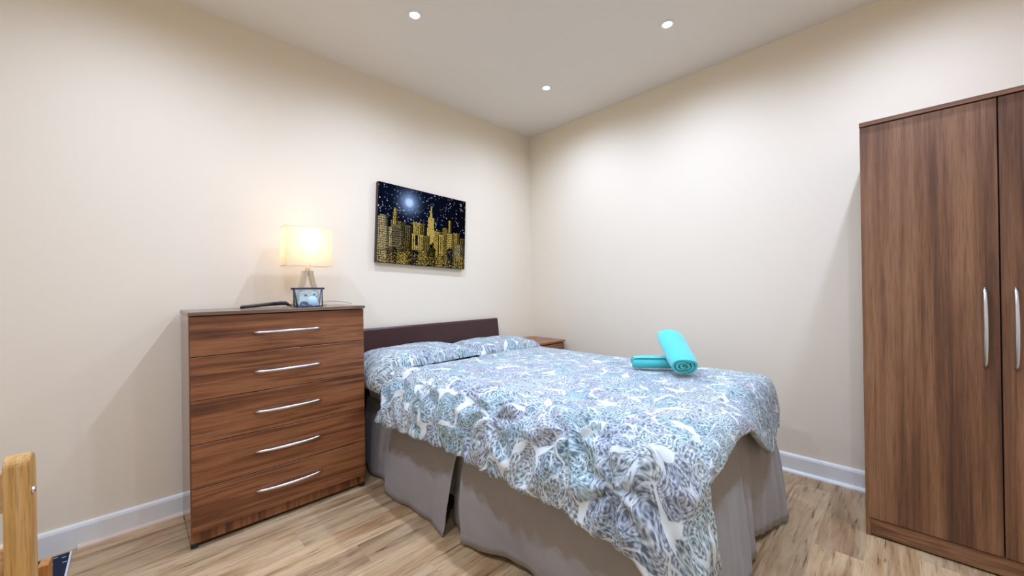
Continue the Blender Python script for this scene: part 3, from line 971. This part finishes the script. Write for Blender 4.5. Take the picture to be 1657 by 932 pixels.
# ------------------------------------------------------------------ picture
def skyline():
    nx, ny = 190, 140
    W_, H_ = 0.752, 0.556
    img = np.zeros((ny, nx, 3))
    X, Y = np.meshgrid(np.linspace(0, 1, nx), np.linspace(0, 1, ny))    # Y up
    r = np.random.default_rng(3)
    # sky
    img[:] = np.array([0.003, 0.0025, 0.004])
    g = np.exp(-(((X - 0.30) / 0.42) ** 2 + ((Y - 0.80) / 0.40) ** 2))
    img += g[..., None] * np.array([0.0005, 0.004, 0.013])
    # stars
    for _ in range(560):
        i, j = r.integers(0, ny), r.integers(0, nx)
        if i < ny * 0.50: continue
        b = r.uniform(0.25, 1.2)
        img[i, j] = np.array([0.85, 0.92, 1.0]) * b
        if r.random() < 0.22 and j + 1 < nx and i + 1 < ny:
            img[i, j + 1] = img[i + 1, j] = img[i, j] * 0.8
    # moon
    d = np.hypot((X - 0.315) * W_, (Y - 0.815) * H_)
    glow = np.exp(-(d / 0.062) ** 2)[..., None]
    img = img * (1 - glow) + glow * np.array([0.30, 0.42, 0.62])
    core = np.clip((0.040 - d) / 0.022, 0, 1)[..., None]
    img = img * (1 - core) + core * np.array([0.62, 0.76, 0.95])
    gold = np.array([0.62, 0.42, 0.09]); pale = np.array([0.50, 0.38, 0.17])
    def tower(x0, x1, top, col=gold, wx=3, wy=3, dens=0.30, dark=0.12, base=0.0):
        a, b = int(x0 * nx), max(int(x0 * nx) + 1, int(x1 * nx))
        c, e = int(base * ny), int(top * ny)
        lit = a + (b - a) * r.uniform(0.55, 0.75)          # the right-hand face of each block is printed darker
        style = r.integers(0, 3)
        step = r.integers(0, 4)
        for j in range(max(0, a), min(nx, b)):
            cut = step if (j - a) < (b - a) * 0.2 or (b - j) < (b - a) * 0.15 else 0
            for i in range(c, min(ny, e - cut)):
                k = 1.15 if j < lit else 0.40
                if style == 0 and (j - a) % 4 < 2 and i < e - 3: k *= 0.14
                if style == 1 and (i - c) % 4 < 2 and (j - a) % 3 < 2: k *= 0.12
                if style == 2 and (i // 2 + j // 2) % 3 == 0: k *= 0.10
                if r.random() < dens * (0.3 + 0.9 * (1 - i / ny)): k *= dark
                if j - a == 0 or b - j == 1 or e - i == 1: k *= 0.25
                img[i, j] = col * k * r.uniform(0.7, 1.2)
    def spire(xc, top, w0, base, mid):
        for i in range(int(base * ny), int(top * ny)):
            t = (i / ny - base) / (top - base)
            hw = w0 * (1 - t) ** 0.9 if i / ny > mid else w0 * (1.0 if i / ny < base + (mid - base) * 0.6 else 0.8)
            a, b = int((xc - hw) * nx), int((xc + hw) * nx) + 1
            for j in range(a, b):
                img[i, j] = gold * r.choice([1.1, 0.9, 0.5, 0.2], p=[.4, .3, .2, .1])
    # back row
    for x0, x1, t, c in ((0.0, 0.10, 0.60, pale), (0.13, 0.28, 0.55, pale * 0.6), (0.27, 0.36, 0.52, pale * 0.35), (0.36, 0.50, 0.575, gold), (0.60, 0.70, 0.50, gold * 0.8), (0.70, 0.78, 0.57, gold * 0.5), (0.84, 0.93, 0.52, gold * 0.8), (0.93, 1.0, 0.45, gold * 0.4)):
        tower(x0, x1, t, c, 3, 3, 0.35)
    tower(0.145, 0.20, 0.66, gold, 2, 2, 0.2, base=0.5); tower(0.157, 0.19, 0.72, gold, 2, 2, 0.2, base=0.6); tower(0.172, 0.177, 0.80, gold, 2, 2, 0.0, base=0.7)
    spire(0.565, 0.83, 0.040, 0.30, 0.66)
    tower(0.775, 0.82, 0.74 - 0.06, gold, 2, 3, 0.15)
    # middle row
    for x0, x1, t, c in ((0.0, 0.25, 0.46, pale), (0.02, 0.12, 0.47, pale), (0.35, 0.56, 0.42, gold * 1.05), (0.60, 0.68, 0.42, gold * 0.9), (0.66, 0.75, 0.46, gold), (0.76, 0.86, 0.50, gold * 0.9), (0.86, 0.98, 0.36, pale * 0.8)):
        tower(x0, x1, t, c, 4, 3, 0.22)
    tower(0.39, 0.425, 0.40, np.array([0.01, 0.012, 0.02]), 9, 9, 0, base=0.27)
    # front row
    for x0, x1, t, c in ((0.26, 0.35, 0.30, gold * 0.3), (0.10, 0.20, 0.20, pale * 0.2), (0.36, 0.43, 0.20, np.array([0.02, 0.02, 0.035])), (0.43, 0.55, 0.22, gold * 0.7), (0.55, 0.63, 0.26, gold * 0.14), (0.58, 0.60, 0.33, gold * 0.14), (0.63, 0.74, 0.16, gold * 0.8), (0.77, 0.84, 0.28, np.array([0.02, 0.022, 0.05])), (0.88, 1.0, 0.18, gold * 0.9), (0.20, 0.33, 0.16, gold * 0.8)):
        tower(x0, x1, t, c, 3, 4, 0.45)
    # speckled street lights
    for _ in range(1500):
        i, j = int(abs(r.normal(0, 0.13)) * ny), r.integers(0, nx)
        if i < ny: img[i, j] = gold * r.choice([0.05, 0.25, 1.1])
    img *= 0.8
    return img, W_, H_
img, PWd, PHt = skyline()
pcx, pcz, prot = -1.207, 1.5595, math.radians(2.45)
pic = empty('city_picture', (pcx, -0.012, pcz - PHt / 2), 'frameless canvas picture of a golden city skyline at night', 'picture')
Rm = Matrix.Rotation(prot, 3, 'Y')
def rotp(bm):
    bmesh.ops.rotate(bm, verts=bm.verts, cent=(pcx, 0, pcz), matrix=Rm)
    return bm
build('canvas', rotp(B(pcx - PWd / 2, pcx + PWd / 2, -0.034, -0.002, pcz - PHt / 2, pcz + PHt / 2, 0.0015, 1)), M('black_canvas_edge', 0.6, (0.035, 0.014, 0.016)).m, pic)
def print_mesh():
    ny, nx = img.shape[:2]
    P = np.zeros((ny + 1, nx + 1, 3))
    xs_ = np.linspace(pcx - PWd / 2 + 0.002, pcx + PWd / 2 - 0.002, nx + 1); zs_ = np.linspace(pcz - PHt / 2 + 0.002, pcz + PHt / 2 - 0.002, ny + 1)
    P[:, :, 0] = xs_[None, :]; P[:, :, 2] = zs_[:, None]; P[:, :, 1] = -0.0345
    me = bpy.data.meshes.new('print')
    idx = np.arange((ny + 1) * (nx + 1)).reshape(ny + 1, nx + 1)
    faces = np.stack([idx[:-1, :-1], idx[:-1, 1:], idx[1:, 1:], idx[1:, :-1]], -1).reshape(-1, 4)
    V = P.reshape(-1, 3) - np.array([pcx, 0, pcz])
    R = np.array(Rm)
    V = V @ R.T
    me.from_pydata(V.tolist(), [], faces.tolist())
    at = me.color_attributes.new('print', 'FLOAT_COLOR', 'CORNER')
    cols = np.repeat(np.concatenate([img.reshape(-1, 3), np.ones((ny * nx, 1))], 1), 4, axis=0)
    at.data.foreach_set('color', cols.astype(np.float32).ravel())
    s = M('night_skyline_print', 0.9, spec=0.0)
    nd = s.n('ShaderNodeVertexColor', layer_name='print')
    s.color(nd.outputs[0])
    me.materials.append(s.m)
    o = link(bpy.data.objects.new('print', me))
    o.parent = pic
    o.location = Vector((pcx, 0, pcz)) - pic.location
    return o
print_mesh()

# ------------------------------------------------------------------ bedside cabinet in the corner
ns = empty('bedside_cabinet', (-0.235, -0.245, 0), 'small red brown bedside cabinet in the corner beyond the bed', 'cabinet')
nx0, nx1, ny0, ny1, nz = -0.42, -0.05, -0.44, -0.04, 0.647
build('side_panel', B(nx0 + 0.008, nx0 + 0.024, ny0 + 0.02, ny1, 0.0, nz - 0.018), wood_ns, ns)
build('side_panel', B(nx1 - 0.024, nx1 - 0.008, ny0 + 0.02, ny1, 0.0, nz - 0.018), wood_ns, ns)
build('back_panel', B(nx0 + 0.024, nx1 - 0.024, ny1 - 0.008, ny1, 0.03, nz - 0.018), wood_ns, ns)
build('top_panel', B(nx0, nx1, ny0, ny1 + 0.004, nz - 0.018, nz, 0.002, 1), wood_ns, ns)
build('plinth', B(nx0 + 0.024, nx1 - 0.024, ny0 + 0.03, ny0 + 0.045, 0.0, 0.06), wood_ns, ns)
for a, b in ((0.065, 0.250), (0.254, 0.440), (0.444, 0.622)):
    d = build('drawer', B(nx0 + 0.010, nx1 - 0.010, ny0 + 0.003, ny0 + 0.0195, a, b, 0.001, 1), wood_ns, ns)
    pts, rad = bow_handle(Vector((-0.30, ny0 + 0.003, (a + b) / 2)), Vector((-0.17, ny0 + 0.003, (a + b) / 2)), Vector((0, -1, 0)), 0.018)
    build('handle', tube(bmesh.new(), pts, rad, 8), metal, d, smooth=True)

# ------------------------------------------------------------------ wardrobe
WX, WY0, WY1, WH = -0.485, -2.418, -3.180, 1.808
wd = empty('wardrobe', (-0.26, (WY0 + WY1) / 2, 0), 'tall two door walnut wardrobe with bowed silver handles', 'wardrobe')
WB = -0.036
for a, b in ((WY0 - 0.016, WY0), (WY1, WY1 + 0.016)):
    build('side_panel', B(WX + 0.004, WB, a, b, 0.0, WH - 0.018, 0.001, 1), wood_v, wd)
build('back_panel', B(WB - 0.005, WB, WY1 + 0.016, WY0 - 0.016, 0.02, WH - 0.018), wood_v, wd)
build('floor_board', B(WX + 0.03, WB - 0.005, WY1 + 0.016, WY0 - 0.016, 0.075, 0.091), wood_y, wd)
build('top_panel', B(WX - 0.006, WB, WY1 - 0.001, WY0 + 0.001, WH - 0.0175, WH, 0.001, 1), wood_y, wd)
build('plinth', B(WX + 0.006, WX + 0.022, WY1 + 0.0165, WY0 - 0.0165, 0.008, 0.076), wood_y, wd)
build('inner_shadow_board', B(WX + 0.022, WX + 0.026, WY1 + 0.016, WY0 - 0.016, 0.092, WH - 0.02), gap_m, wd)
gapy = -2.799
for (a, b, hy) in ((gapy + 0.002, WY0 - 0.001, -2.7615), (WY1 + 0.001, gapy - 0.002, -2.8335)):
    d = build('door', B(WX, WX + 0.0175, a, b, 0.080, WH - 0.0215, 0.001, 1), wood_v, wd)
    pts, rad = bow_handle(Vector((WX, hy, 1.080)), Vector((WX, hy, 0.780)), Vector((-1, 0, 0)), 0.026, r=0.0065)
    hnd = build('handle', tube(bmesh.new(), pts, rad, 10), metal, d, smooth=True)
    hnd['label'] = 'bowed silver bar handle'

# ------------------------------------------------------------------ wooden folding chair at the left edge
cr = Vector((-2.955, -1.20, 0))
chair = empty('folding_chair', (-3.14, -1.05, 0), 'golden pine folding chair in front of the left wall', 'chair')
ROTC = Matrix.Rotation(math.radians(-5), 3, 'Z')
def cbuild(name, bm, mat, smooth=False):
    bmesh.ops.rotate(bm, verts=bm.verts, cent=cr, matrix=ROTC)
    return build(name, bm, mat, chair, smooth)
def post(x0, x1, ztop, ybase, ytop, dep):
    bm = bmesh.new()
    half = dep / 2
    prof = [(-half, 0.0), (-half, ztop - half)] + [(-half * math.cos(a), ztop - half + half * math.sin(a)) for a in np.linspace(0.15, math.pi - 0.15, 12)] + [(half, ztop - half), (half, 0.0)]
    A = [bm.verts.new((x0, cr.y + yy + ybase * (1 - zz / ztop), zz)) for yy, zz in prof]
    Bv = [bm.verts.new((x1, cr.y + yy + ybase * (1 - zz / ztop), zz)) for yy, zz in prof]
    k = len(prof)
    for i in range(k):
        bm.faces.new((A[i], A[(i + 1) % k], Bv[(i + 1) % k], Bv[i]))
    bm.faces.new(A[::-1]); bm.faces.new(Bv)
    bmesh.ops.recalc_face_normals(bm, faces=bm.faces)
    es = [e for e in bm.edges if len(e.link_faces) == 2 and e.calc_face_angle() > 1.2 and e.verts[0].co.z > 0.01]
    bmesh.ops.bevel(bm, geom=es, offset=0.002, segments=2, affect='EDGES')
    return bm
pxr = cr.x + 0.018
pw = 0.037
SPAN = 0.40
ZTOP = 0.757
for x in (pxr - pw, pxr - pw - SPAN):
    p_ = cbuild('back_post', post(x, x + pw, ZTOP, 0.02, 0, 0.046), pine)
    bm = bmesh.new()
    out = x + pw if x > pxr - 0.1 else x
    sg = 1 if x > pxr - 0.1 else -1
    lathe(bm, [(0.0075, 0.0), (0.0075, 0.002), (0.006, 0.005), (0.0, 0.0065)], (0, 0, 0), 16, True, False)
    bmesh.ops.remove_doubles(bm, verts=bm.verts, dist=1e-6)
    bmesh.ops.rotate(bm, verts=bm.verts, cent=(0, 0, 0), matrix=Matrix.Rotation(math.radians(90 * sg), 3, 'Y'))
    bmesh.ops.translate(bm, verts=bm.verts, vec=(out, cr.y - 0.006, 0.676))
    bmesh.ops.rotate(bm, verts=bm.verts, cent=cr, matrix=ROTC)
    bo = build('bolt', bm, metal, p_, smooth=True)
for z0, z1 in ((0.640, 0.725), (0.50, 0.56)):
    cbuild('back_rail', B(pxr - pw - SPAN + pw, pxr - pw, cr.y - 0.010, cr.y + 0.012, z0, z1, 0.003), pine_x)
for i in range(6):
    y0 = cr.y + 0.03 + i * 0.058
    cbuild('seat_slat', B(pxr - pw - SPAN + pw + 0.012, pxr - pw - 0.045, y0, y0 + 0.050, 0.405, 0.423, 0.003), pine_x)
for x in (pxr - 0.014, pxr - pw - SPAN):
    bm = B(x - 0.010, x + 0.009, cr.y + 0.135, cr.y + 0.175, 0.0, 0.440, 0.003)
    cbuild('front_leg', bm, pine_dark)
for x in (pxr - pw - 0.056, pxr - pw - SPAN + pw):
    cbuild('seat_rail', B(x, x + 0.010, cr.y + 0.02, cr.y + 0.375, 0.375, 0.404, 0.002), pine_dark)
for x in (pxr - pw - 0.080, pxr - pw - SPAN + pw + 0.006):
    cbuild('front_support', B(x, x + 0.022, cr.y + 0.33, cr.y + 0.37, 0.0, 0.375, 0.003), pine_dark)

# ------------------------------------------------------------------ navy printed board on the floor behind the chair
nb = empty('printed_board', (-3.10, -0.16, 0), 'dark navy printed board with white edge on the floor by the baseboard', 'board')
nav = M('navy_print', 0.6, (0.004, 0.014, 0.040), spec=0.2).m
wht = M('white_board_edge', 0.5, (0.75, 0.78, 0.8)).m
phm = M('brown_photo_print', 0.5, (0.16, 0.11, 0.10)).m
build('board', B(-3.26, -2.976, -0.40, -0.040, 0.0005, 0.006), nav, nb)
build('edge_strip', B(-2.975, -2.969, -0.40, -0.040, 0.0005, 0.007), wht, nb)
build('photo_border', B(-3.075, -3.016, -0.24, -0.105, 0.0062, 0.0066), wht, nb)
build('photo', B(-3.068, -3.023, -0.233, -0.112, 0.0068, 0.0072), phm, nb)
for x, y in ((-2.995, -0.075), (-3.02, -0.058), (-2.990, -0.12)):
    build('fleck', B(x, x + 0.012, y, y + 0.004, 0.0062, 0.0065), wht, nb)
